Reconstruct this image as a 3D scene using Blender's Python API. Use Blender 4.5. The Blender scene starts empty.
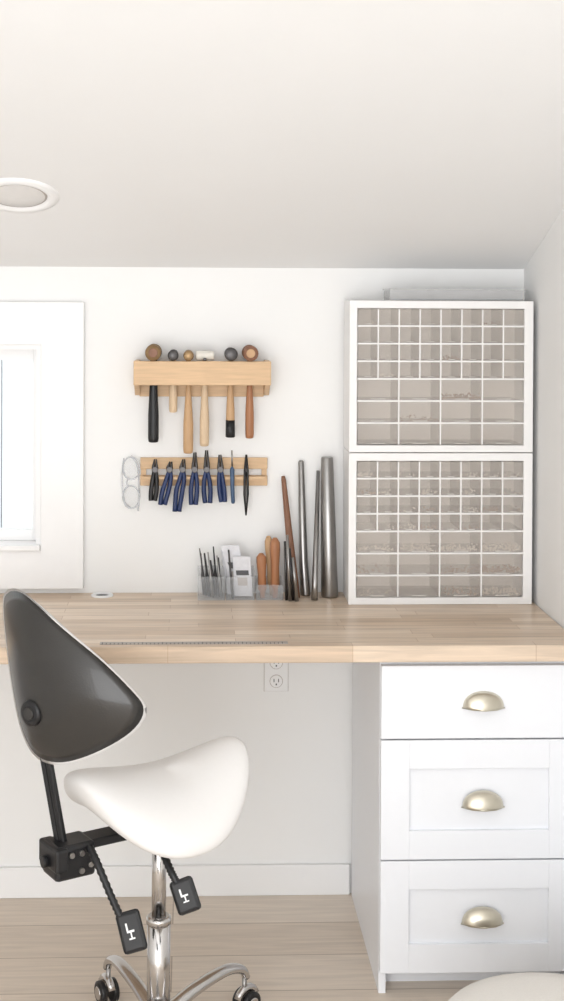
import bpy, bmesh, math, random
import numpy as np
from mathutils import Vector, Matrix
random.seed(4)
scene = bpy.context.scene
try:
    scene.view_settings.view_transform = 'Standard'
    scene.view_settings.look = 'None'
except Exception as e: print(e)

# ------------------------------------------------------------------ materials
def lin(c):
    return tuple(((v/255)/12.92 if v/255 <= .04045 else ((v/255+.055)/1.055)**2.4) for v in c)+(1,)
def mat(name, c, rough=.5, metal=0, noise=.03, nscale=30, bump=0, trans=0, alpha=1, coat=0, stretch=(1,1,1), ior=1.45):
    m = bpy.data.materials.new(name); m.use_nodes = True
    nt = m.node_tree; b = nt.nodes['Principled BSDF']
    tc = nt.nodes.new('ShaderNodeTexCoord'); mp = nt.nodes.new('ShaderNodeMapping')
    mp.inputs['Scale'].default_value = stretch
    nz = nt.nodes.new('ShaderNodeTexNoise'); nz.inputs['Scale'].default_value = nscale; nz.inputs['Detail'].default_value = 4
    nt.links.new(tc.outputs['Object'], mp.inputs[0]); nt.links.new(mp.outputs[0], nz.inputs['Vector'])
    mx = nt.nodes.new('ShaderNodeMix'); mx.data_type = 'RGBA'
    L = lin(c)
    mx.inputs[6].default_value = tuple(max(0, v*(1-noise*2)) for v in L[:3])+(1,)
    mx.inputs[7].default_value = tuple(min(1, v*(1+noise)) for v in L[:3])+(1,)
    nt.links.new(nz.outputs['Fac'], mx.inputs[0]); nt.links.new(mx.outputs[2], b.inputs['Base Color'])
    b.inputs['Roughness'].default_value = rough; b.inputs['Metallic'].default_value = metal
    b.inputs['Transmission Weight'].default_value = trans; b.inputs['IOR'].default_value = ior
    b.inputs['Alpha'].default_value = alpha; b.inputs['Coat Weight'].default_value = coat
    if bump:
        bp = nt.nodes.new('ShaderNodeBump'); bp.inputs['Strength'].default_value = bump; bp.inputs['Distance'].default_value = .002
        nt.links.new(nz.outputs['Fac'], bp.inputs['Height']); nt.links.new(bp.outputs[0], b.inputs['Normal'])
    return m
def plank_mat(name, c1, c2, cm, bw, rh, mortar, rough, grain=.12, offset=.37):
    m = bpy.data.materials.new(name); m.use_nodes = True
    nt = m.node_tree; b = nt.nodes['Principled BSDF']; N = nt.nodes.new; K = nt.links.new
    tc = N('ShaderNodeTexCoord')
    br = N('ShaderNodeTexBrick'); br.inputs['Scale'].default_value = 1
    br.inputs['Brick Width'].default_value = bw; br.inputs['Row Height'].default_value = rh
    br.inputs['Mortar Size'].default_value = mortar; br.inputs['Mortar Smooth'].default_value = .3
    br.offset = offset; br.offset_frequency = 2; br.squash = .8; br.squash_frequency = 3
    br.inputs['Color1'].default_value = lin(c1); br.inputs['Color2'].default_value = lin(c2); br.inputs['Mortar'].default_value = lin(cm)
    K(tc.outputs['Object'], br.inputs['Vector'])
    mp = N('ShaderNodeMapping'); mp.inputs['Scale'].default_value = (2.5, 38, 38)
    nz = N('ShaderNodeTexNoise'); nz.inputs['Scale'].default_value = 1.6; nz.inputs['Detail'].default_value = 6; nz.inputs['Distortion'].default_value = .6
    K(tc.outputs['Object'], mp.inputs[0]); K(mp.outputs[0], nz.inputs['Vector'])
    cr = N('ShaderNodeMapRange'); cr.inputs['From Min'].default_value = .3; cr.inputs['From Max'].default_value = .7
    cr.inputs['To Min'].default_value = 1-grain; cr.inputs['To Max'].default_value = 1+grain*.5
    K(nz.outputs['Fac'], cr.inputs['Value'])
    mul = N('ShaderNodeVectorMath'); mul.operation = 'SCALE'
    K(br.outputs['Color'], mul.inputs[0]); K(cr.outputs[0], mul.inputs['Scale'])
    K(mul.outputs[0], b.inputs['Base Color']); b.inputs['Roughness'].default_value = rough
    return m

M_wall = mat('wall_paint', (241,241,240), .7, noise=.008, nscale=6, bump=.03)
M_ceil = mat('ceiling_paint', (238,238,238), .85, noise=.008, nscale=5)
M_trim = mat('trim_paint', (243,243,243), .45, noise=.005)
M_cab = mat('cabinet_white', (238,240,244), .35, noise=.005)
M_desk = plank_mat('butcher_block', (231,212,191), (204,180,155), (188,160,133), .46, .043, .0009, .33, .2)
M_floor = plank_mat('oak_floor', (230,218,204), (218,204,188), (174,158,142), 1.35, .19, .0018, .5, .12, .43)
M_rack = mat('rack_wood', (221,187,148), .5, noise=.14, nscale=3, stretch=(3,40,40))
M_black = mat('black_plastic', (28,28,30), .4, noise=.1)
M_shell = mat('black_shell', (46,44,42), .33, noise=.06, nscale=260, bump=.12, coat=.3)
M_white_leather = mat('white_leather', (235,233,231), .42, noise=.01, nscale=120, bump=.05)
M_chrome = mat('chrome', (205,203,202), .15, 1, noise=.02)
M_steel = mat('steel', (160,158,156), .32, 1, noise=.08)
M_dsteel = mat('dark_steel', (86,84,84), .38, .9, noise=.1)
M_brass = mat('champagne_brass', (214,208,192), .3, 1, noise=.03)
M_bronze = mat('bronze', (150,124,92), .4, .8, noise=.15)
M_handle = mat('hammer_handle_wood', (202,164,124), .5, noise=.15, nscale=4, stretch=(40,40,3))
M_handle2 = mat('pale_handle_wood', (220,194,162), .5, noise=.12, nscale=4, stretch=(40,40,3))
M_brown = mat('reddish_handle_wood', (174,120,84), .45, noise=.18, nscale=4, stretch=(40,40,3))
M_dkbrown = mat('mandrel_wood', (138,98,76), .5, noise=.2, nscale=4, stretch=(40,40,3))
M_nylon = mat('nylon', (232,228,218), .5)
M_navy = mat('navy_grip', (32,50,92), .4, noise=.06)
M_blue = mat('slate_blue_grip', (70,92,120), .4)
M_orgf = mat('organizer_frame', (240,239,238), .45, noise=.005)
M_orgin = mat('organizer_interior', (247,239,231), .7, noise=.02)
M_white = mat('white_plastic', (240,240,240), .4, noise=.005)
M_grey = mat('slot_grey', (90,90,92), .6)
M_cream = mat('cream_fabric', (232,228,222), .9, noise=.04, nscale=300, bump=.3)
M_paper = mat('paper_label', (226,226,230), .7, noise=.1, nscale=60)
M_ruler = mat('ruler_metal', (178,170,164), .4, .5)
M_bead = mat('bead_stone', (248,236,224), .4, noise=.08, nscale=8)
M_bead2 = mat('bead_dark', (176,148,128), .4, noise=.2, nscale=8)
M_fence = mat('exterior_siding', (208,215,217), .8, noise=.05, nscale=8)
M_gap = mat('siding_batten', (184,190,190), .8)
M_lens = mat('downlight_lens', (226,224,222), .5)
def clear(name, c, f, rough=.15):
    m = bpy.data.materials.new(name); m.use_nodes = True; nt = m.node_tree
    b = nt.nodes['Principled BSDF']; b.inputs['Base Color'].default_value = lin(c); b.inputs['Roughness'].default_value = rough
    t = nt.nodes.new('ShaderNodeBsdfTransparent'); mx = nt.nodes.new('ShaderNodeMixShader')
    nz = nt.nodes.new('ShaderNodeTexNoise'); nz.inputs['Scale'].default_value = 12
    mr = nt.nodes.new('ShaderNodeMapRange'); mr.inputs['To Min'].default_value = f*.9; mr.inputs['To Max'].default_value = min(1, f*1.1)
    nt.links.new(nz.outputs['Fac'], mr.inputs['Value']); nt.links.new(mr.outputs[0], mx.inputs[0])
    nt.links.new(t.outputs[0], mx.inputs[1]); nt.links.new(b.outputs[0], mx.inputs[2])
    nt.links.new(mx.outputs[0], nt.nodes['Material Output'].inputs[0]); return m
M_acryl = clear('clear_acrylic', (222,226,230), .16)
M_tray = clear('frosted_tray', (226,226,226), .34)
M_goggle = clear('clear_polycarbonate', (205,210,216), .4)
M_drawer = clear('frosted_drawer_front', (238,228,218), .21, .35)
M_dside = clear('drawer_side_plastic', (246,240,234), .16, .4)
M_tab = clear('drawer_tab_plastic', (246,242,238), .7, .4)
M_glass = clear('window_glass', (235,240,240), .06)

# ------------------------------------------------------------------ mesh helpers
def group(name, loc):
    e = bpy.data.objects.new(name, None); e.empty_display_size = .05; e.location = loc
    scene.collection.objects.link(e); return e
def mk(name, verts, faces, m, parent=None, smooth=False, bevel=0, subsurf=0, seg=2):
    off = Vector(parent.location) if parent else Vector((0,0,0))
    me = bpy.data.meshes.new(name)
    me.from_pydata([tuple(Vector(v)-off) for v in verts], [], faces); me.update()
    bm = bmesh.new(); bm.from_mesh(me); bmesh.ops.recalc_face_normals(bm, faces=bm.faces); bm.to_mesh(me); bm.free()
    ms = m if isinstance(m, (list, tuple)) else [m]
    for q in ms: me.materials.append(q)
    o = bpy.data.objects.new(name, me); scene.collection.objects.link(o)
    if parent: o.parent = parent
    if smooth:
        for p in me.polygons: p.use_smooth = True
    if bevel:
        b = o.modifiers.new('bev', 'BEVEL'); b.width = bevel; b.segments = seg; b.limit_method = 'ANGLE'
    if subsurf:
        s = o.modifiers.new('sub', 'SUBSURF'); s.levels = subsurf; s.render_levels = subsurf
    return o
CF = [(0,1,2,3),(7,6,5,4),(0,4,5,1),(1,5,6,2),(2,6,7,3),(3,7,4,0)]
def boxv(x0,x1,y0,y1,z0,z1):
    return [(x0,y0,z0),(x1,y0,z0),(x1,y1,z0),(x0,y1,z0),(x0,y0,z1),(x1,y0,z1),(x1,y1,z1),(x0,y1,z1)]
def box(name,x0,x1,y0,y1,z0,z1,m,parent=None,bevel=0):
    return mk(name, boxv(x0,x1,y0,y1,z0,z1), CF, m, parent, bevel=bevel)
def boxes(name, lst, m, parent=None, bevel=0):
    V=[];F=[]
    for b in lst:
        n=len(V); V+=boxv(*b); F+=[tuple(i+n for i in f) for f in CF]
    return mk(name,V,F,m,parent,bevel=bevel)
def obox(name, c, ax, ay, az, m, parent=None, bevel=0):
    c=Vector(c); V=[]
    for sz in (-1,1):
        for sx,sy in ((-1,-1),(1,-1),(1,1),(-1,1)):
            V.append(c+ax*sx+ay*sy+az*sz)
    return mk(name,V,CF,m,parent,bevel=bevel)
def tube_vf(pts, radii, seg=16, flat=1.0):
    pts=[Vector(p) for p in pts]; V=[];F=[]
    n=len(pts); prev=None
    for i,p in enumerate(pts):
        t=(pts[min(i+1,n-1)]-pts[max(i-1,0)])
        if t.length<1e-7: t=Vector((0,0,1))
        t.normalize()
        if prev is None:
            a=Vector((1,0,0)) if abs(t.x)<.8 else Vector((0,1,0))
        else: a=prev
        a=(a-t*a.dot(t)).normalized(); b=t.cross(a); prev=a
        for k in range(seg):
            th=2*math.pi*k/seg
            V.append(p+a*math.cos(th)*radii[i]+b*math.sin(th)*radii[i]*flat)
    for i in range(n-1):
        for k in range(seg):
            k2=(k+1)%seg
            F.append((i*seg+k,i*seg+k2,(i+1)*seg+k2,(i+1)*seg+k))
    F.append(tuple(range(seg))[::-1]); F.append(tuple((n-1)*seg+k for k in range(seg)))
    return V,F
def tube(name, pts, radii, m, parent=None, seg=16, flat=1.0, bevel=0):
    if not isinstance(radii,(list,tuple)): radii=[radii]*len(pts)
    V,F=tube_vf(pts,radii,seg,flat)
    o=mk(name,V,F,m,parent,bevel=bevel)
    for p in o.data.polygons:
        if len(p.vertices)==4: p.use_smooth=True
    return o
def smooth_path(P, n=6, closed=False):
    P=[Vector(p) for p in P]; out=[]; N=len(P)
    rng = range(N) if closed else range(N-1)
    for i in rng:
        if closed: p0,p1,p2,p3=P[i-1],P[i],P[(i+1)%N],P[(i+2)%N]
        else: p0,p1,p2,p3=P[max(i-1,0)],P[i],P[i+1],P[min(i+2,N-1)]
        for k in range(n):
            t=k/n
            out.append(.5*((2*p1)+(p2-p0)*t+(2*p0-5*p1+4*p2-p3)*t*t+(3*p1-p0-3*p2+p3)*t**3))
    if not closed: out.append(P[-1])
    return out

# ------------------------------------------------------------------ room
XR, XL, YF = 1.03, -1.72, -5.3
ZC, SL = 1.85, .356
def zc(y): return ZC - SL*y
box('floor', XL-.1, XR+.1, YF, .12, -.06, 0, M_floor)
WX0, WX1, WZ0, WZ1 = -1.25, -.392, 1.022, 1.622
boxes('wall_back', [(XL-.1,WX0,0,.12,0,ZC+.05),(WX1,XR+.1,0,.12,0,ZC+.05),(WX0,WX1,0,.12,0,WZ0),(WX0,WX1,0,.12,WZ1,ZC+.05)], M_wall)
def sidewall(name,x0,x1):
    pr=[(0,0),(YF,0),(YF,zc(YF)),(0,ZC)]
    V=[(x0,y,z) for y,z in pr]+[(x1,y,z) for y,z in pr]
    mk(name,V,[(0,1,2,3),(7,6,5,4),(0,4,5,1),(1,5,6,2),(2,6,7,3),(3,7,4,0)],M_wall)
sidewall('wall_right',XR,XR+.1); sidewall('wall_left',XL-.1,XL)
V=[]
for x in (XL-.1,XR+.1):
    V+=[(x,.0,ZC),(x,YF,zc(YF)),(x,YF,zc(YF)+.1),(x,.0,ZC+.1)]
mk('ceiling',V,[(0,1,2,3),(7,6,5,4),(0,4,5,1),(1,5,6,2),(2,6,7,3),(3,7,4,0)],M_ceil)
box('baseboard_back', XL+.001, .52, -.014, -.0005, 0, .09, M_trim, bevel=.003)
box('baseboard_right', XR-.014, XR-.0005, YF, -.66, 0, .09, M_trim, bevel=.003)

# window
w=group('window_1',((WX0+WX1)/2,0,(WZ0+WZ1)/2))
T=.125
def frame_ring(name,x0,x1,z0,z1,X0,X1,Z0,Z1,y0,y1,m,parent,bevel=0):
    o=[(X0,Z0),(X1,Z0),(X1,Z1),(X0,Z1)]; i=[(x0,z0),(x1,z0),(x1,z1),(x0,z1)]
    V=[(x,y0,z) for x,z in o]+[(x,y0,z) for x,z in i]+[(x,y1,z) for x,z in o]+[(x,y1,z) for x,z in i]
    F=[]
    for k in range(4):
        l=(k+1)%4
        F+=[(k,l,4+l,4+k),(8+k,12+k,12+l,8+l),(k,8+k,8+l,l),(4+k,4+l,12+l,12+k)]
    return mk(name,V,F,m,parent,bevel=bevel)
frame_ring('casing',WX0,WX1,WZ0,WZ1,WX0-T,WX1+T,WZ0-T+.012,WZ1+T,-.022,-.0005,M_trim,w,.002)
boxes('jamb',[(WX0+.0005,WX0+.014,-.01,.11,WZ0+.016,WZ1-.014),(WX1-.014,WX1-.0005,-.01,.11,WZ0+.016,WZ1-.014)],M_trim,w)
box('head_jamb',WX0+.0005,WX1-.0005,-.01,.11,WZ1-.014,WZ1-.0005,M_trim,w)
box('sill',WX0+.0005,WX1-.0005,-.034,.11,WZ0+.0005,WZ0+.016,M_trim,w,bevel=.002)
sx0,sx1,sz0,sz1=WX0+.0145,WX1-.0145,WZ0+.0165,WZ1-.0145; s=.032; xm=(sx0+sx1)/2
boxes('sash_stiles',[(sx0,sx0+s,.05,.09,sz0,sz1),(sx1-s*.5,sx1,.05,.09,sz0,sz1),(xm-.02,xm+.02,.05,.09,sz0,sz1)],M_white,w,bevel=.002)
boxes('sash_rails',[(sx0+s,xm-.02,.052,.088,sz0,sz0+s),(xm+.02,sx1-s*.5,.052,.088,sz0,sz0+s),(sx0+s,xm-.02,.052,.088,sz1-s,sz1),(xm+.02,sx1-s*.5,.052,.088,sz1-s,sz1)],M_white,w)
box('glass',sx0+s,sx1-s*.5,.068,.072,sz0+s,sz1-s,M_glass,w)
f=group('exterior_fence',(-.9,1.5,1))
boxes('boards',[(-3.03+i*.145,-3.03+i*.145+.141,1.5,1.52,0,2.6) for i in range(30)],M_fence,f,bevel=.003)
box('fence_backing',-3,1.3,1.521,1.53,0,2.6,M_gap,f)

# recessed downlight on sloping ceiling
t=.482; n=Vector((0,-SL,-1)).normalized()
c=Vector((-.402,-t,zc(-t)))
d=group('ceiling_downlight',c)
def disc_lathe(name,prof,m,parent,c,n,seg=48):
    a=Vector((1,0,0)) if abs(n.x)<.9 else Vector((0,1,0)); a=(a-n*a.dot(n)).normalized(); b=n.cross(a)
    V=[];F=[]
    for r,h in prof:
        for k in range(seg):
            th=2*math.pi*k/seg; V.append(c+a*r*math.cos(th)+b*r*math.sin(th)+n*h)
    for i in range(len(prof)-1):
        for k in range(seg):
            k2=(k+1)%seg; F.append((i*seg+k,i*seg+k2,(i+1)*seg+k2,(i+1)*seg+k))
    return mk(name,V,F,m,parent,smooth=True)
disc_lathe('trim_ring',[(.106,0.0),(.104,.005),(.087,.009),(.078,.007),(.076,.001),(.070,.0015)],M_trim,d,c,n)
disc_lathe('lens_rim',[(.076,.0005),(.072,.003),(.069,.003)],M_ruler,d,c,n)
disc_lathe('lens',[(.0705,.001),(.068,.003),(.03,.004),(.0005,.004)],M_lens,d,c,n)

# ------------------------------------------------------------------ desk
ZD=.894
dk=group('wooden_desk',(-.3,-.3,ZD))
box('butcher_block_top',XL+.002,XR-.002,-.64,-.001,ZD-.042,ZD,M_desk,dk,bevel=.003)
box('end_support_panel',XL+.004,XL+.03,-.6,-.02,0,ZD-.042,M_cab,dk)
g=group('cable_grommet',(-.21,-.045,ZD))
disc_lathe('ring',[(.032,0),(.032,.004),(.028,.006),(.02,.004),(.02,.0005)],M_white,g,Vector((-.21,-.045,ZD)),Vector((0,0,1)))
disc_lathe('cap',[(.02,.001),(.0005,.002)],M_grey,g,Vector((-.21,-.045,ZD)),Vector((0,0,1)))
r=group('metal_ruler',(.05,-.6,ZD))
box('blade',-.18,.29,-.617,-.592,ZD+.0002,ZD+.0012,M_ruler,r)
boxes('graduations',[(-.175+i*.01,-.173+i*.01,-.617,-.617+(.018 if i%5==0 else .012),ZD+.0012,ZD+.0016) for i in range(46)],M_grey,r)

# outlet
o=group('electrical_outlet',(.3,-.003,.66))
box('plate',.265,.335,-.007,-.0005,.602,.717,M_white,o,bevel=.002)
for i,zz in enumerate((.632,.687)):
    V,F=tube_vf([(.3,-.007,zz),(.3,-.0105,zz)],[.018,.0175],24); mk('receptacle_%d'%i,V,F,M_white,o)
    V,F=tube_vf([(.3,-.0065,zz),(.3,-.0074,zz)],[.0195,.0195],24); mk('receptacle_seam_%d'%i,V,F,M_ruler,o)
    boxes('slots_%d'%i,[(.292,.2945,-.0112,-.0102,zz-.002,zz+.008),(.3055,.308,-.0112,-.0102,zz-.002,zz+.008),(.298,.302,-.0112,-.0102,zz-.011,zz-.006)],M_grey,o)
frame_ring('plate_shadow_gap',.265,.335,.602,.717,.2638,.3362,.6008,.7182,-.0018,-.0005,M_ruler,o)

# ------------------------------------------------------------------ drawer cabinet
cb=group('drawer_cabinet',(.78,-.3,.4))
cx0,cx1=.525,XR-.004
boxes('carcass',[(cx0,cx0+.018,-.59,-.016,0,.8515),(cx1-.018,cx1,-.59,-.016,0,.8515),(cx0+.018,cx1-.018,-.589,-.016,.83,.8515),(cx0+.018,cx1-.018,-.589,-.016,.07,.09),(cx0+.018,cx1-.018,-.53,-.51,0,.07)],M_cab,cb)
def front(name,z0,z1,shaker):
    x0,x1=cx0+.001,cx1-.001; y1=-.591; y0=-.611
    if not shaker: box(name,x0,x1,y0,y1,z0,z1,M_cab,cb,bevel=.0015)
    else:
        q=.072
        boxes(name+'_frame',[(x0,x0+q,y0,y1,z0,z1),(x1-q,x1,y0,y1,z0,z1),(x0+q,x1-q,y0,y1,z0,z0+q),(x0+q,x1-q,y0,y1,z1-q,z1)],M_cab,cb,bevel=.0008)
        box(name+'_panel',x0+q-.002,x1-q+.002,y0+.011,y1,z0+q-.002,z1-q+.002,M_cab,cb)
front('drawer_front_top',.652,.836,False); front('drawer_front_middle',.347,.648,True); front('drawer_front_bottom',.060,.343,True)
def cup(name,zb,yf):
    V=[];F=[]; A,B,C=.052,.042,.027; nx=0.784; na,nr=24,10
    for sc in (1,.93):
        for j in range(nr+1):
            rho=math.cos(j/nr*math.pi/2)
            h=math.sin(j/nr*math.pi/2)
            for i in range(na+1):
                al=math.pi*i/na
                V.append((nx+A*sc*rho*math.cos(al), yf-C*sc*h, zb+B*sc*rho*math.sin(al)**.85))
    W=na+1; off=(nr+1)*W
    for j in range(nr):
        for i in range(na):
            a=j*W+i; F.append((a,a+1,a+W+1,a+W)); a+=off; F.append((a,a+W,a+W+1,a+1))
    for j in range(nr):
        a=j*W; F.append((a,a+W,a+W+off,a+off)); a=j*W+na; F.append((a,a+off,a+W+off,a+W))
    mk(name,V,F,M_brass,cb,smooth=True)
    V,F=tube_vf([(nx-.054,yf-.001,zb),(nx-.03,yf-.020,zb),(nx,yf-.027,zb),(nx+.03,yf-.020,zb),(nx+.054,yf-.001,zb)],[.002,.0022,.0022,.0022,.002],8)
    mk(name+'_lip',V,F,M_brass,cb,smooth=True)
cup('cup_pull_top',.730,-.6115); cup('cup_pull_middle',.479,-.6115); cup('cup_pull_bottom',.185,-.6115)

# ------------------------------------------------------------------ drawer organizers
def organizer(z0,name,full):
    x0,x1=.495,1.012; H=.43; z1=z0+H-.001; yb,yf=-.012,-.17
    g=group(name,((x0+x1)/2,-.09,z0+H/2))
    e=.012
    boxes('shell',[(x0,x0+e,yf,yb,z0,z1),(x1-e,x1,yf,yb,z0,z1),(x0+e,x1-e,yf,yb,z0,z0+e),(x0+e,x1-e,yf,yb,z1-e,z1)],M_orgf,g)
    fl=.019
    frame_ring('front_flange',x0+fl,x1-fl-.004,z0+.02,z1-.022,x0-.003,x1+.003,z0,z1,yf-.008,yf-.0002,M_orgf,g,.0015)
    box('back_panel',x0+e,x1-e,yb-.004,yb-.0005,z0+e,z1-e,M_orgin,g)
    ix0,ix1=x0+fl,x1-fl-.004; iz0,iz1=z0+.02,z1-.022
    big=.0625; sm=(iz1-iz0-3*big)/4
    rows=[]; z=iz0
    for k in range(3): rows.append((z,z+big,4)); z+=big
    for k in range(4): rows.append((z,z+sm,8)); z+=sm
    grid=[];div=[];fr=[];tabs=[];flo=[]; B1=[[],[]];B2=[[],[]]
    for (a,b,nc) in rows:
        if a>iz0+.001: grid.append((ix0,ix1,yf-.008,yf+.002,a-.0022,a+.0022))
        div.append((ix0,ix1,yf+.003,yb-.006,a-.0006,a+.0006))
        wdt=(ix1-ix0)/nc
        for i in range(nc):
            xa=ix0+i*wdt; xb=xa+wdt
            if i<nc-1:
                grid.append((xb-.0018,xb+.0018,yf-.0075,yf+.002,a+.0022,b-.0022))
                div.append((xb-.0006,xb+.0006,yf+.003,yb-.006,a+.001,b-.001))
            xa+=.0022;xb-=.0022; za=a+.0026; zb=b-.0026
            fr.append((xa,xb,yf-.006,yf-.0048,za,zb))
            xc=(xa+xb)/2; hw=.009 if nc==8 else .020
            tabs.append((xc-hw,xc+hw,yf-.016,yf-.0062,za+.003,za+.0045))
            nb=random.choice([0,0,6,12,20] if nc==8 else [0,24,50,90,120])
            if not full: nb=random.choice([0,0,0,nb])
            tgt=random.choice([B1,B1,B2]); rr=random.uniform(.0022,.0036)
            for _ in range(nb):
                bx=random.uniform(xa+.004,xb-.004); by=yf+.001+random.random()**1.5*.05; bz=za+rr+random.random()**1.8*(.016 if nc==4 else .009)
                n0=len(tgt[0])
                tgt[0].extend([(bx+rr,by,bz),(bx-rr,by,bz),(bx,by+rr,bz),(bx,by-rr,bz),(bx,by,bz+rr),(bx,by,bz-rr)])
                tgt[1].extend([tuple(n0+j for j in ff) for ff in ((0,2,4),(2,1,4),(1,3,4),(3,0,4),(2,0,5),(1,2,5),(3,1,5),(0,3,5))])
    boxes('front_grid',grid,M_orgf,g); boxes('drawer_sides',div,M_dside,g)
    boxes('drawer_fronts',fr,M_drawer,g); boxes('drawer_tabs',tabs,M_tab,g)
    if B1[0]: mk('beads',B1[0],B1[1],M_bead,g)
    if B2[0]: mk('dark_beads',B2[0],B2[1],M_bead2,g)
organizer(ZD+.0005,'drawer_organizer',True); organizer(ZD+.432,'drawer_organizer.001',False)
zt=ZD+.863
tr=group('clear_storage_tray',(.8,-.09,zt))
boxes('tray_walls',[(.61,.995,-.15,-.148,zt,zt+.028),(.61,.995,-.032,-.03,zt,zt+.028),(.61,.612,-.148,-.032,zt,zt+.028),(.993,.995,-.148,-.032,zt,zt+.028),(.612,.993,-.148,-.032,zt,zt+.002)]+[(.612+k*.0635,.613+k*.0635,-.148,-.032,zt+.002,zt+.027) for k in range(1,6)],M_tray,tr)
box('tray_lid',.606,.999,-.153,-.027,zt+.0285,zt+.032,M_tray,tr,bevel=.001)

# ------------------------------------------------------------------ hammer rack
hr=group('hammer_rack',(.08,-.05,1.53))
hx0,hx1=-.119,.275
box('back_board',hx0+.014,hx1-.016,-.02,-.001,1.472,1.572,M_rack,hr,bevel=.002)
box('front_apron',hx0,hx1,-.108,-.088,1.510,1.579,M_rack,hr,bevel=.002)
for i,(a,b) in enumerate(((hx0+.001,hx0+.016),(hx1-.016,hx1-.001))):
    V=[(x,y,z) for x in (a,b) for y,z in ((-.001,1.579),(-.088,1.579),(-.088,1.51),(-.021,1.476),(-.001,1.476))]
    mk('end_bracket_%d'%i,V,[(0,1,2,3,4),(9,8,7,6,5)]+[(k,(k+1)%5,(k+1)%5+5,k+5) for k in range(5)],M_rack,hr,bevel=.001)
def hammer(name,x,zb,hr_w,kind,hm,wm,tip=None,r0=.008,r1=.012):
    g=group(name,(x,-.054,1.55)); zt=1.580+hr_w
    if kind=='ball':
        V,F=tube_vf([(x,-.112,zt),(x,-.11,zt),(x,-.085,zt),(x,-.078,zt),(x,-.06,zt),(x,-.045,zt),(x,-.038,zt)]+[(x,-.038+.014*(1-math.cos(a)),zt) for a in (.6,1.2,1.8,2.4,2.9)],
            [hr_w*.85,hr_w,hr_w,hr_w*.7,hr_w*.8,hr_w*.8,hr_w*.5]+[hr_w*.9*math.sin(a)+.001 for a in (.6,1.2,1.8,2.4,2.9)],24)
    elif kind=='cyl':
        V,F=tube_vf([(x,-.118,zt),(x,-.115,zt),(x,-.095,zt),(x,-.093,zt),(x,-.03,zt),(x,-.028,zt),(x,-.012,zt),(x,-.010,zt)],
            [hr_w*.9,hr_w,hr_w,hr_w*.85,hr_w*.85,hr_w,hr_w,hr_w*.9],24)
    else:
        V,F=tube_vf([(x-.026,-.075,zt),(x-.022,-.075,zt),(x-.006,-.075,zt),(x+.004,-.075,zt),(x+.024,-.075,zt),(x+.027,-.075,zt)],[hr_w*.8,hr_w,hr_w,hr_w,hr_w*.95,hr_w*.7],24)
    mk('head',V,F,hm,g,smooth=True)
    if kind=='cyl' and hr_w>.02:
        V,F=tube_vf([(x,-.1175,zt),(x,-.1195,zt)],[hr_w*.6,hr_w*.55],16); mk('head_face',V,F,M_handle if hm is M_dkbrown else M_dkbrown,g)
    if kind=='cross': box('cheek',x-.005,x+.005,-.1,-.022,1.580,1.588,M_dsteel,g,bevel=.002)
    L=zt-zb
    P=[(x,-.054,zt-hr_w*.6),(x,-.054,zt-L*.35),(x,-.054,zt-L*.7),(x,-.054,zb+.012),(x,-.054,zb+.002),(x,-.054,zb)]
    R=[r0*.8,r0*.85,r1,r1,r1*.9,r1*.6]
    tube('handle',P,R,wm,g,flat=.8)
    if tip: tube('grip_tip',[(x,-.054,zb-.0005),(x,-.054,zb+.002),(x,-.054,zb+.05)],[r1*.8,r1*1.12,r1*1.06],tip,g,flat=.85)
hammer('goldsmith_hammer',-.063,1.341,.023,'cyl',M_bronze,M_black,None,.013,.0155)
hammer('riveting_hammer',-.006,1.428,.0155,'ball',M_dsteel,M_handle2,None,.010,.012)
hammer('chasing_hammer',.038,1.309,.015,'ball',M_bronze,M_handle,None,.009,.0145)
hammer('nylon_mallet',.085,1.330,.014,'cross',M_nylon,M_handle2,None,.010,.0135)
hammer('ball_peen_hammer',.160,1.356,.019,'ball',M_dsteel,M_handle,M_black,.009,.0125)
hammer('planishing_hammer',.216,1.353,.022,'cyl',M_dkbrown,M_brown,None,.009,.0125)

# ------------------------------------------------------------------ plier rack
pr=group('plier_rack',(.085,-.02,1.25))
boxes('wall_strips',[(-.102,.271,-.014,-.001,1.259,1.292),(-.102,.271,-.014,-.001,1.210,1.240)],M_rack,pr,bevel=.0015)
boxes('strip_links',[(-.100,-.085,-.012,-.0012,1.2405,1.2585),(.254,.269,-.012,-.0012,1.2405,1.2585)],M_rack,pr)
boxes('hanging_rail',[(-.094,.262,-.044,-.034,1.232,1.240),(-.094,-.084,-.0335,-.0145,1.232,1.239),(.252,.262,-.0335,-.0145,1.232,1.239)],M_rack,pr)
def loop(g,x,zp,m=None):
    tube('hang_loop',[(x,-.047,zp-.010),(x,-.038,zp-.018),(x,-.038,zp-.0225)],[.002,.002,.002],m or M_dsteel,g,seg=8)
def pliers(name,x,zb,ztop,lean,grip,spread=.009,nose=.004):
    zp=1.262; y=-.051; g=group(name,(x,y,zp))
    for s in (-1,1):
        P=[(x+s*.0015,y,zp+.002),(x+s*.004,y,zp-.012),(x+s*spread*.8+lean*.2,y,zp-.035),(x+s*spread*.95+lean*.6,y,zp-.065),(x+s*spread*.7+lean,y,zb)]
        PP=smooth_path(P,5); nn=len(PP)
        tube('grip_%s'%('a' if s<0 else 'b'),PP,[.0042+.0028*math.sin(min(1,i/nn*1.3)*math.pi*.5) for i in range(nn)],grip,g,seg=10)
        tube('jaw_%s'%('a' if s<0 else 'b'),[(x+s*.004,y,zp-.006),(x+s*.005,y,zp+.006),(x+s*.0025-lean*.2,y,ztop)],[.0045,.005,nose*.5],M_dsteel,g,seg=10)
    tube('pivot',[(x,y-.007,zp),(x,y+.007,zp)],[.009,.009],M_dsteel,g,seg=18,bevel=.001)
    loop(g,x,zp)
pliers('flat_nose_pliers',-.058,1.172,1.292,-.006,M_black,.008)
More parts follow.
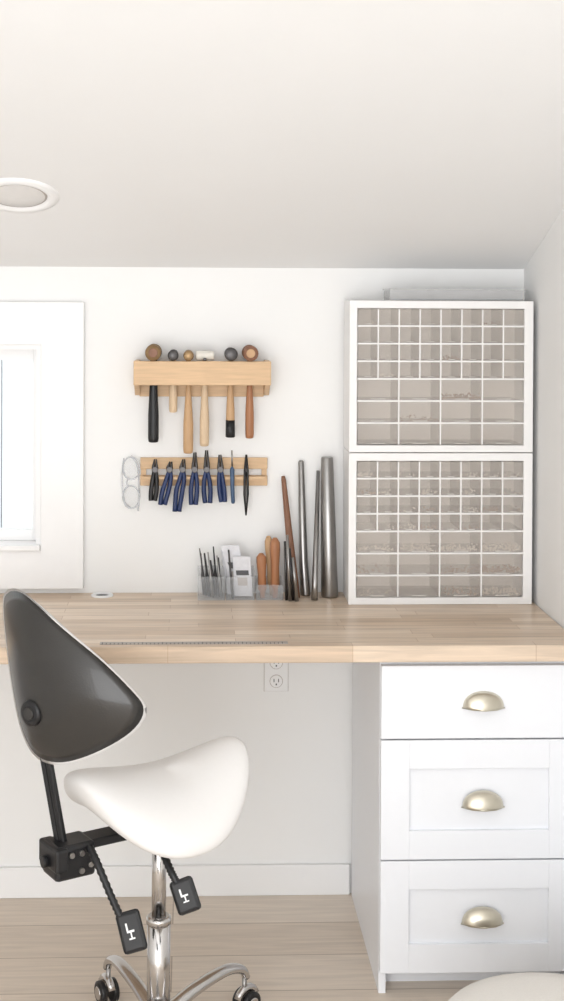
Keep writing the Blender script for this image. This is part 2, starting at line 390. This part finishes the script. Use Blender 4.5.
pliers('round_nose_pliers',-.016,1.160,1.285,-.020,M_navy)
pliers('chain_nose_pliers',.022,1.140,1.292,-.016,M_navy)
pliers('side_cutter_pliers',.057,1.160,1.312,-.003,M_navy)
pliers('bent_nose_pliers',.092,1.165,1.318,.003,M_navy,.010)
pliers('long_nose_pliers',.132,1.168,1.305,.008,M_navy,.007)
g=group('slim_screwdriver',(.169,-.05,1.25))
tube('grip',[(.169,-.051,1.163),(.169,-.051,1.168),(.167,-.051,1.21),(.166,-.051,1.262),(.166,-.051,1.27)],[.004,.006,.006,.0068,.003],M_blue,g)
tube('shaft',[(.166,-.051,1.268),(.165,-.051,1.318)],[.0028,.002],M_steel,g)
loop(g,.167,1.262,M_blue)
g=group('black_tweezers',(.207,-.05,1.25))
for s in (-1,1):
    tube('arm_%d'%(s+1),[(.207,-.0490,1.305),(.207+s*.004,-.0490,1.26),(.207+s*.0045,-.0490,1.19),(.207+s*.001,-.0490,1.128)],[.003,.0035,.004,.0012],M_black,g,seg=8)
loop(g,.207,1.262,M_black)
# safety glasses hung on a pin
g=group('safety_glasses',(-.13,-.02,1.21))
for i,zz in enumerate((1.262,1.178)):
    P=[(-.128+.026*math.cos(a)*(1 if abs(math.cos(a))<.7 else .95),-.02-.006*math.cos(a)*1,zz+.033*math.sin(a)) for a in [k*math.pi/10 for k in range(20)]]
    P.append(P[0]); tube('rim_%d'%i,P,.0024,M_goggle,g,seg=8)
    mk('lens_%d'%i,P[:-1],[tuple(range(20))],M_acryl,g)
tube('bridge',smooth_path([(-.135,-.018,1.232),(-.142,-.016,1.22),(-.135,-.018,1.208)],4),.002,M_goggle,g,seg=8)
tube('temple_a',smooth_path([(-.128,-.016,1.295),(-.112,-.012,1.27),(-.105,-.01,1.2),(-.108,-.01,1.135)],5),.0024,M_goggle,g,seg=8)
tube('temple_b',smooth_path([(-.128,-.02,1.145),(-.15,-.012,1.17),(-.155,-.01,1.24),(-.15,-.01,1.29)],5),.0024,M_goggle,g,seg=8)
tube('hanging_pin',[(-.128,-.0005,1.297),(-.128,-.026,1.299)],.0015,M_steel,g,seg=8)

# ------------------------------------------------------------------ desk items
def bin_(name,x0,x1,y0,y1,h):
    z=ZD+.0005; g=group(name,((x0+x1)/2,(y0+y1)/2,z)); q=.002
    boxes('walls',[(x0,x1,y0,y0+q,z,z+h*.8),(x0,x1,y1-q,y1,z,z+h),(x0,x0+q,y0+q,y1-q,z,z+h),(x1-q,x1,y0+q,y1-q,z,z+h),(x0+q,x1-q,y0+q,y1-q,z,z+q)],M_acryl,g)
    return g
bin_('acrylic_tool_bin',.067,.145,-.115,-.035,.085)
bin_('acrylic_tool_bin.001',.148,.230,-.115,-.035,.085)
bin_('acrylic_tool_bin.002',.234,.312,-.115,-.035,.055)
zb=ZD+.004
g=group('needle_files',(.1,-.07,zb))
for i,(xa,xb,h,mm,rr) in enumerate([(.086,.076,.12,M_black,.0045),(.092,.072,.137,M_dsteel,.004),(.102,.086,.125,M_black,.006),(.112,.096,.13,M_steel,.0045),(.12,.104,.10,M_dsteel,.0055),(.124,.112,.142,M_black,.0045),(.132,.126,.112,M_black,.007),(.136,.122,.12,M_steel,.004)]):
    y=-.05-.012*(i%4)
    tube('file_%d'%i,[(xa,y,zb),(xa*.5+xb*.5,y,zb+h*.45),(xa*.45+xb*.55,y,zb+h*.55),(xb,y,zb+h)],[rr,rr,rr*.6,rr*.4],mm,g,seg=10)
g=group('saw_blade_packets',(.19,-.07,zb))
for i,(cx,lean,h) in enumerate([(.180,-.10,.128),(.190,-.14,.145),(.2,-.04,.115)]):
    y=-.06-.015*i
    obox('packet_%d'%i,(cx+lean*.1,y,zb+h/2+.003),Vector((.026,0,0)),Vector((0,.002,0)),Vector((lean*h/2*1.6,0,h/2)),M_paper,g,bevel=.001)
    obox('print_%d'%i,(cx+lean*.1+lean*.01,y-.0026,zb+h*.62),Vector((.018,0,0)),Vector((0,.0003,0)),Vector((lean*h/5,0,h*.06)),M_grey,g)
    obox('print_b_%d'%i,(cx+lean*.1,y-.0026,zb+h*.4),Vector((.014,0,0)),Vector((0,.0003,0)),Vector((lean*h/5,0,h*.10)),M_ruler,g)
tube('scriber',[(.168,-.105,zb),(.155,-.105,zb+.14)],[.004,.0025],M_dsteel,g)
g=group('wood_handled_gravers',(.27,-.07,zb))
for i,(xa,xb,h,mm,rr,y) in enumerate([(.254,.249,.128,M_brown,.0145,-.095),(.283,.272,.172,M_handle,.0125,-.06),(.290,.289,.172,M_brown,.015,-.092)]):
    P=[(xa+(xb-xa)*t,y,zb+h*t) for t in (0,.15,.2,.5,.8,.92,1)]
    tube('graver_%d'%i,P,[rr*.5,rr*.6,rr*.9,rr*.8,rr,rr*.95,rr*.4],mm,g)
g=group('steel_punches',(.335,-.07,zb))
for i,(xa,xb,h,rr) in enumerate([(.322,.316,.17,.0045),(.331,.322,.19,.005),(.341,.329,.15,.006),(.350,.338,.125,.006)]):
    y=-.115-.012*(i%2); tube('punch_%d'%i,[(xa,y,ZD+.001),(xb,y,ZD+h)],[rr,rr*.7],M_steel if i%2 else M_dsteel,g,seg=10)
g=group('wooden_ring_mandrel',(.34,-.035,ZD))
tube('shaft',[(.350,-.085,ZD+.001),(.347,-.082,ZD+.03),(.318,-.022,ZD+.335),(.3165,-.020,ZD+.345)],[.013,.0135,.007,.005],M_dkbrown,g)
g=group('steel_ring_mandrel',(.38,-.04,ZD))
tube('shaft',[(.382,-.05,ZD+.001),(.382,-.05,ZD+.004),(.376,-.035,ZD+.1),(.370,-.013,ZD+.385),(.37,-.012,ZD+.39)],[.014,.015,.013,.0085,.006],M_steel,g)
g=group('bezel_mandrel',(.41,-.04,ZD))
tube('shaft',[(.402,-.115,ZD+.001),(.404,-.105,ZD+.05),(.420,-.016,ZD+.36)],[.010,.009,.005],M_steel,g)
g=group('bracelet_mandrel',(.45,-.05,ZD))
tube('cone',[(.450,-.07,ZD+.001),(.450,-.07,ZD+.006),(.443,-.045,ZD+.40),(.443,-.045,ZD+.404)],[.023,.025,.018,.016],M_steel,g,seg=32)

# ------------------------------------------------------------------ saddle chair
C=Vector((-.025,-.88,0))
ch=group('saddle_chair',(C.x,C.y,.3))
fu=Vector((math.cos(math.radians(30)),math.sin(math.radians(30)),0)); sv=Vector((fu.y,-fu.x,0)); Z=Vector((0,0,1))
V=[];F=[]; NA,NP=48,20; a,b=.213,.202
S0=Vector((-.019,-.88,0))
sc=lambda v,e: math.copysign(abs(v)**e,v)
for j in range(NP+1):
    ph=-math.pi/2+math.pi*j/NP
    rr=abs(math.cos(ph))**.5; ww=sc(math.sin(ph),.85)
    for i in range(NA):
        th=2*math.pi*i/NA
        ex=.80 if math.cos(th)<0 else .95
        u=rr*sc(math.cos(th),ex); v=rr*sc(math.sin(th),ex)
        wdt=1-.15*u-.05*u*u
        droop=.078
        low=.052+.022*max(0,-u)-.006*max(0,u)
        z=.637+ww*(.040 if ww>0 else low)+(.062*u*u if u>0 else .036*u*u)-droop*v*v
        V.append(S0+fu*(u*a)+sv*(v*b*wdt)+Z*z)
for j in range(NP):
    for i in range(NA):
        i2=(i+1)%NA; F.append((j*NA+i,j*NA+i2,(j+1)*NA+i2,(j+1)*NA+i))
F.append(tuple(range(NA))[::-1]); F.append(tuple(NP*NA+i for i in range(NA)))
mk('seat',V,F,M_white_leather,ch,smooth=True,subsurf=1)
# backrest
fb=Vector((.6,.8,0)); hb=Vector((.8,-.6,0)); cB=Vector((-.262,-.985,.905))
outl=[(3,606),(11,592),(30,590),(52,602),(82,628),(114,660),(138,693),(147,714),(138,734),(112,751),(82,760),(56,755),(38,735),(24,700),(11,650)]
pp=[]
for px,py in outl:
    ax=(px-71)/445/.8; bz=-(py-680)/445+.168*ax
    pp.append(Vector((ax,bz,0)))
pp=smooth_path(pp,5,True); cen=sum(pp,Vector())/len(pp)
def bcurve(x): return .036*((x-cen.x)/.17)**2
def pad(name,scl,dirn,depth,base,m,edge,K=10):
    V=[];F=[];N=len(pp)
    for k in range(K+1):
        r=1-k/K
        rr=max(r,.001)
        off=depth*(1-r**edge)
        for q in pp:
            w=cen+(q-cen)*scl*rr
            V.append(cB+hb*w.x+Z*w.y+dirn*(off+base)+fb*bcurve(w.x))
    for k in range(K):
        for i in range(N):
            i2=(i+1)%N; F.append((k*N+i,k*N+i2,(k+1)*N+i2,(k+1)*N+i))
    F.append(tuple(K*N+i for i in range(N))); F.append(tuple(range(N))[::-1])
    return mk(name,V,F,m,ch,smooth=True)
pad('backrest_shell',1.0,-fb,.030,0,M_shell,2.4)
pad('backrest_cushion',1.02,fb,.045,.002,M_white_leather,6)
pad('backrest_piping',1.028,-fb,.002,-.0,M_white_leather,2)
kn=cB+hb*(-.036)+Z*(-.070)-fb*.022
tube('backrest_knob',[kn+fb*.03,kn+fb*.0,kn-fb*.004,kn-fb*.011,kn-fb*.013],[.02,.028,.030,.027,.020],M_black,ch,seg=24)
tube('knob_cap',[kn-fb*.012,kn-fb*.016],[.015,.013],M_shell,ch,seg=24)
# mechanism and post
mc=Vector((-.222,-1.00,.522))
pt=cB+hb*(-.040)+Z*(-.12)+fb*.010; pb=mc-fu*.016+Z*.02
dv=(pt-pb)/2; side=hb
for s in (-1,1):
    obox('back_post_%d'%(s+1),(pt+pb)/2+side*(.0085*s),side*.0065,fb*.006,dv,M_black,ch,bevel=.002)
obox('back_post_web',(pt+pb)/2,side*.004,fb*.003,dv,M_shell,ch)
obox('rear_bracket',mc,fu*.048,sv*.040,Z*.038,M_black,ch,bevel=.009)
obox('rear_bracket_clamp',mc-fu*.036+Z*.010,fu*.016,sv*.048,Z*.026,M_black,ch,bevel=.006)
tube('clamp_knob',[mc-fu*.050,mc-fu*.064],[.012,.014],M_black,ch,seg=16,bevel=.002)
for i,(du,dz) in enumerate(((-.012,.018),(.012,-.020),(.012,.018),(.034,-.010),(.034,.020))):
    q=mc+fu*du+Z*dz+sv*.040
    tube('bolt_%d'%i,[q,q+sv*.006],[.0068,.006],M_steel,ch,seg=12)
obox('support_arm',Vector(((mc.x+C.x)/2,(mc.y+C.y)/2,.547)),fu*.11,sv*.028,Z*.010,M_black,ch,bevel=.004)
obox('seat_plate',(C.x,C.y,.576),fu*.09,sv*.07,Z*.010,M_black,ch,bevel=.004)
obox('tilt_housing',(C.x,C.y,.549),fu*.06,sv*.04,Z*.020,M_black,ch,bevel=.008)
def lever(nm,P,pc,ang,w,h):
    PP=smooth_path(P,10)
    tube(nm+'_rod',PP,[.0072+.0020*(i%2) for i in range(len(PP))],M_black,ch,seg=12)
    ax=Vector((math.cos(ang),-.1,math.sin(ang))).normalized(); az=Vector((-math.sin(ang),.30,math.cos(ang))); az=(az-ax*az.dot(ax)).normalized(); ay=ax.cross(az)
    pc=Vector(pc)
    obox(nm+'_paddle',pc,ax*w,ay*.008,az*h,M_black,ch,bevel=.009)
    s=-1 if ay.y>0 else 1
    front=ay*(.0085*s)
    # small chair pictogram printed on the paddle
    obox(nm+'_icon_back',pc+front+az*h*.26-ax*w*.22,ax*w*.07,ay*.0005,az*h*.20,M_white,ch)
    obox(nm+'_icon_seat',pc+front+az*h*.04+ax*w*.02,ax*w*.30,ay*.0005,az*h*.05,M_white,ch)
    obox(nm+'_icon_stem',pc+front-az*h*.14+ax*w*.02,ax*w*.05,ay*.0005,az*h*.14,M_white,ch)
    obox(nm+'_icon_foot',pc+front-az*h*.31+ax*w*.02,ax*w*.24,ay*.0005,az*h*.035,M_white,ch)
lever('tilt_lever',[(-.175,-1.02,.550),(-.155,-1.06,.530),(-.125,-1.09,.475),(-.102,-1.11,.435)],(-.078,-1.12,.408),math.radians(18),.027,.042)
lever('height_lever',[(-.035,-.95,.565),(-.015,-1.02,.54),(.005,-1.06,.51),(.018,-1.07,.49)],(.036,-1.08,.466),math.radians(22),.027,.036)
tube('gas_cylinder',[(C.x,C.y,.54),(C.x,C.y,.32)],[.0165,.0165],M_chrome,ch,seg=32)
tube('column_collar',[(C.x,C.y,.335),(C.x,C.y,.33),(C.x,C.y,.318)],[.024,.029,.029],M_chrome,ch,seg=32)
tube('column',[(C.x,C.y,.318),(C.x,C.y,.10)],[.0270,.0270],M_chrome,ch,seg=32)
tube('base_hub',[(C.x,C.y,.125),(C.x,C.y,.12),(C.x,C.y,.075),(C.x,C.y,.07)],[.034,.04,.042,.036],M_chrome,ch,seg=32)
for k in range(5):
    an=math.radians(44+73*k if k<2 else 44+72*k); dr=Vector((math.cos(an),math.sin(an),0)); pd=Vector((-dr.y,dr.x,0)); rad=.287
    P=smooth_path([C+dr*.03+Z*.10,C+dr*.12+Z*.122,C+dr*.22+Z*.130,C+dr*.275+Z*.114,C+dr*.293+Z*.09],5)
    tube('leg_%d'%(k+1),P,[.018-.006*i/(len(P)-1) for i in range(len(P))],M_chrome,ch,seg=14,flat=.8)
    e=C+dr*rad
    tube('caster_stem_%d'%(k+1),[e+Z*.09,e+Z*.045],[.006,.006],M_steel,ch,seg=10)
    for s in (-1,1):
        q=e+dr*.008+Z*.0285
        tube('caster_wheel_%d_%s'%(k+1,'a' if s<0 else 'b'),[q+pd*s*.008,q+pd*s*.010,q+pd*s*.022,q+pd*s*.025],[.024,.028,.028,.022],M_black,ch,seg=24)
        tube('caster_cap_%d_%s'%(k+1,'a' if s<0 else 'b'),[q+pd*s*.0245,q+pd*s*.027],[.018,.014],M_chrome,ch,seg=20)
    hp=[e+dr*(.008+.033*math.cos(t_))+Z*(.0285+.033*math.sin(t_)) for t_ in [k_*math.pi/8 for k_ in range(1,8)]]
    tube('caster_hood_%d'%(k+1),hp,[.010]*7,M_chrome,ch,seg=10)

# ------------------------------------------------------------------ ottoman (front right)
oc=Vector((.780,-1.34,0)); ot=group('round_ottoman',(oc.x,oc.y,.17)); hh=-.040
disc_lathe('cushion',[(.0005,.362+hh),(.10,.361+hh),(.18,.357+hh),(.228,.346+hh),(.246,.325+hh),(.249,.28),(.249,.09),(.242,.06),(.22,.05),(.0005,.05)],M_cream,ot,oc,Z)
for k in range(4):
    an=math.pi/4+k*math.pi/2; q=oc+Vector((math.cos(an),math.sin(an),0))*.17
    tube('foot_%d'%(k+1),[q+Z*.052,q],[.018,.013],M_handle,ot)

# ------------------------------------------------------------------ camera: least-squares pose from surveyed room points
corr=[((-.267,-.018,1.747),(82,303)),((-.267,-.018,.909),(85,587)),((1.03,0,1.85),(520,268)),((-.5,0,1.85),(4,267)),
((1.03,0,.894),(528,594)),((1.03,-.41,1.996),(563,210)),((.522,0,0),(352,893)),((-.4,0,0),(38,897)),
((.525,-.611,.836),(384,667)),((.525,-.611,.06),(378,976)),((.525,-.59,0),(373,999)),((-.43,-.64,.894),(3,648)),((.46,-.64,.852),(360,664)),
((.779,-.63,.745),(485,702)),((.779,-.63,.497),(481,801)),((.779,-.63,.203),(477,917)),
((.495,-.178,1.754),(350,301)),((1.012,-.178,1.754),(533,303)),((.495,-.178,.895),(346,601)),((1.012,-.178,.895),(530,600)),
((-.119,-.108,1.579),(134,361)),((.275,-.108,1.579),(270,361))]
Wp=np.array([c[0] for c in corr]); Ip=np.array([c[1] for c in corr],float)
def Rm(p,y,r):
    cx,sx=math.cos(math.pi/2-p),math.sin(math.pi/2-p); cz,sz=math.cos(-y),math.sin(-y); cr,sr=math.cos(r),math.sin(r)
    Rx=np.array([[1,0,0],[0,cx,-sx],[0,sx,cx]]); Rz=np.array([[cz,-sz,0],[sz,cz,0],[0,0,1]]); Rr=np.array([[cr,-sr,0],[sr,cr,0],[0,0,1]])
    return Rz@Rx@Rr
def proj(q,W):
    R=Rm(q[3],q[4],q[5]); c=(W-q[:3])@R
    return np.stack([282+q[6]*1000*c[:,0]/-c[:,2]-q[7]*1001, 500.5-q[6]*1000*c[:,1]/-c[:,2]+q[8]*1001],1)
prior=np.array([0,-4.1,1.77,.05,.03,0,1.39,0,0]); wt=np.array([0,2,0,0,0,0,8,5,5.])
def resid(q): return np.concatenate([(proj(q,Wp)-Ip).ravel(), wt*(q-prior)*np.array([1,1,1,1,1,1,1,10,10])])
q=np.array([0,-4.1,1.77,.1,.06,0,1.39,.0,-.0]); lam=1e-2
for it in range(200):
    r0=resid(q); J=np.zeros((len(r0),9))
    for k in range(9):
        dq=q.copy(); dq[k]+=1e-5; J[:,k]=(resid(dq)-r0)/1e-5
    A=J.T@J; st=np.linalg.solve(A+lam*np.diag(np.diag(A)+1e-6),-J.T@r0)
    if (resid(q+st)**2).sum()<(r0**2).sum(): q=q+st; lam*=.5
    else: lam*=3
cam=bpy.data.cameras.new('camera'); co=bpy.data.objects.new('camera',cam); scene.collection.objects.link(co)
cam.sensor_fit='VERTICAL'; cam.sensor_height=36; cam.lens=q[6]*1000/1001*36
cam.shift_x=float(q[7]); cam.shift_y=float(q[8])
R=Rm(q[3],q[4],q[5]); co.matrix_world=Matrix([[*R[0],q[0]],[*R[1],q[1]],[*R[2],q[2]],[0,0,0,1]])
scene.camera=co

# ------------------------------------------------------------------ lights
wd=bpy.data.worlds.new('world'); scene.world=wd; wd.use_nodes=True
wd.node_tree.nodes['Background'].inputs[0].default_value=(.985,.99,1,1); wd.node_tree.nodes['Background'].inputs[1].default_value=1.95
def area(name,loc,target,sx,sy,P,col=(1,1,1)):
    l=bpy.data.lights.new(name,'AREA'); l.shape='RECTANGLE'; l.size=sx; l.size_y=sy; l.energy=P; l.color=col
    ob=bpy.data.objects.new(name,l); scene.collection.objects.link(ob); ob.location=loc
    ob.rotation_euler=(Vector(target)-Vector(loc)).to_track_quat('-Z','Y').to_euler(); return ob
area('soft_daylight',(-.5,-5.1,1.2),(.0,0,.9),2.3,2.0,60,(.98,.988,1))
sn=bpy.data.lights.new('sun','SUN'); sn.energy=.3; sn.angle=.1; so=bpy.data.objects.new('sun',sn); scene.collection.objects.link(so)
so.rotation_euler=Vector((.4,.35,-.8)).to_track_quat('-Z','Y').to_euler()
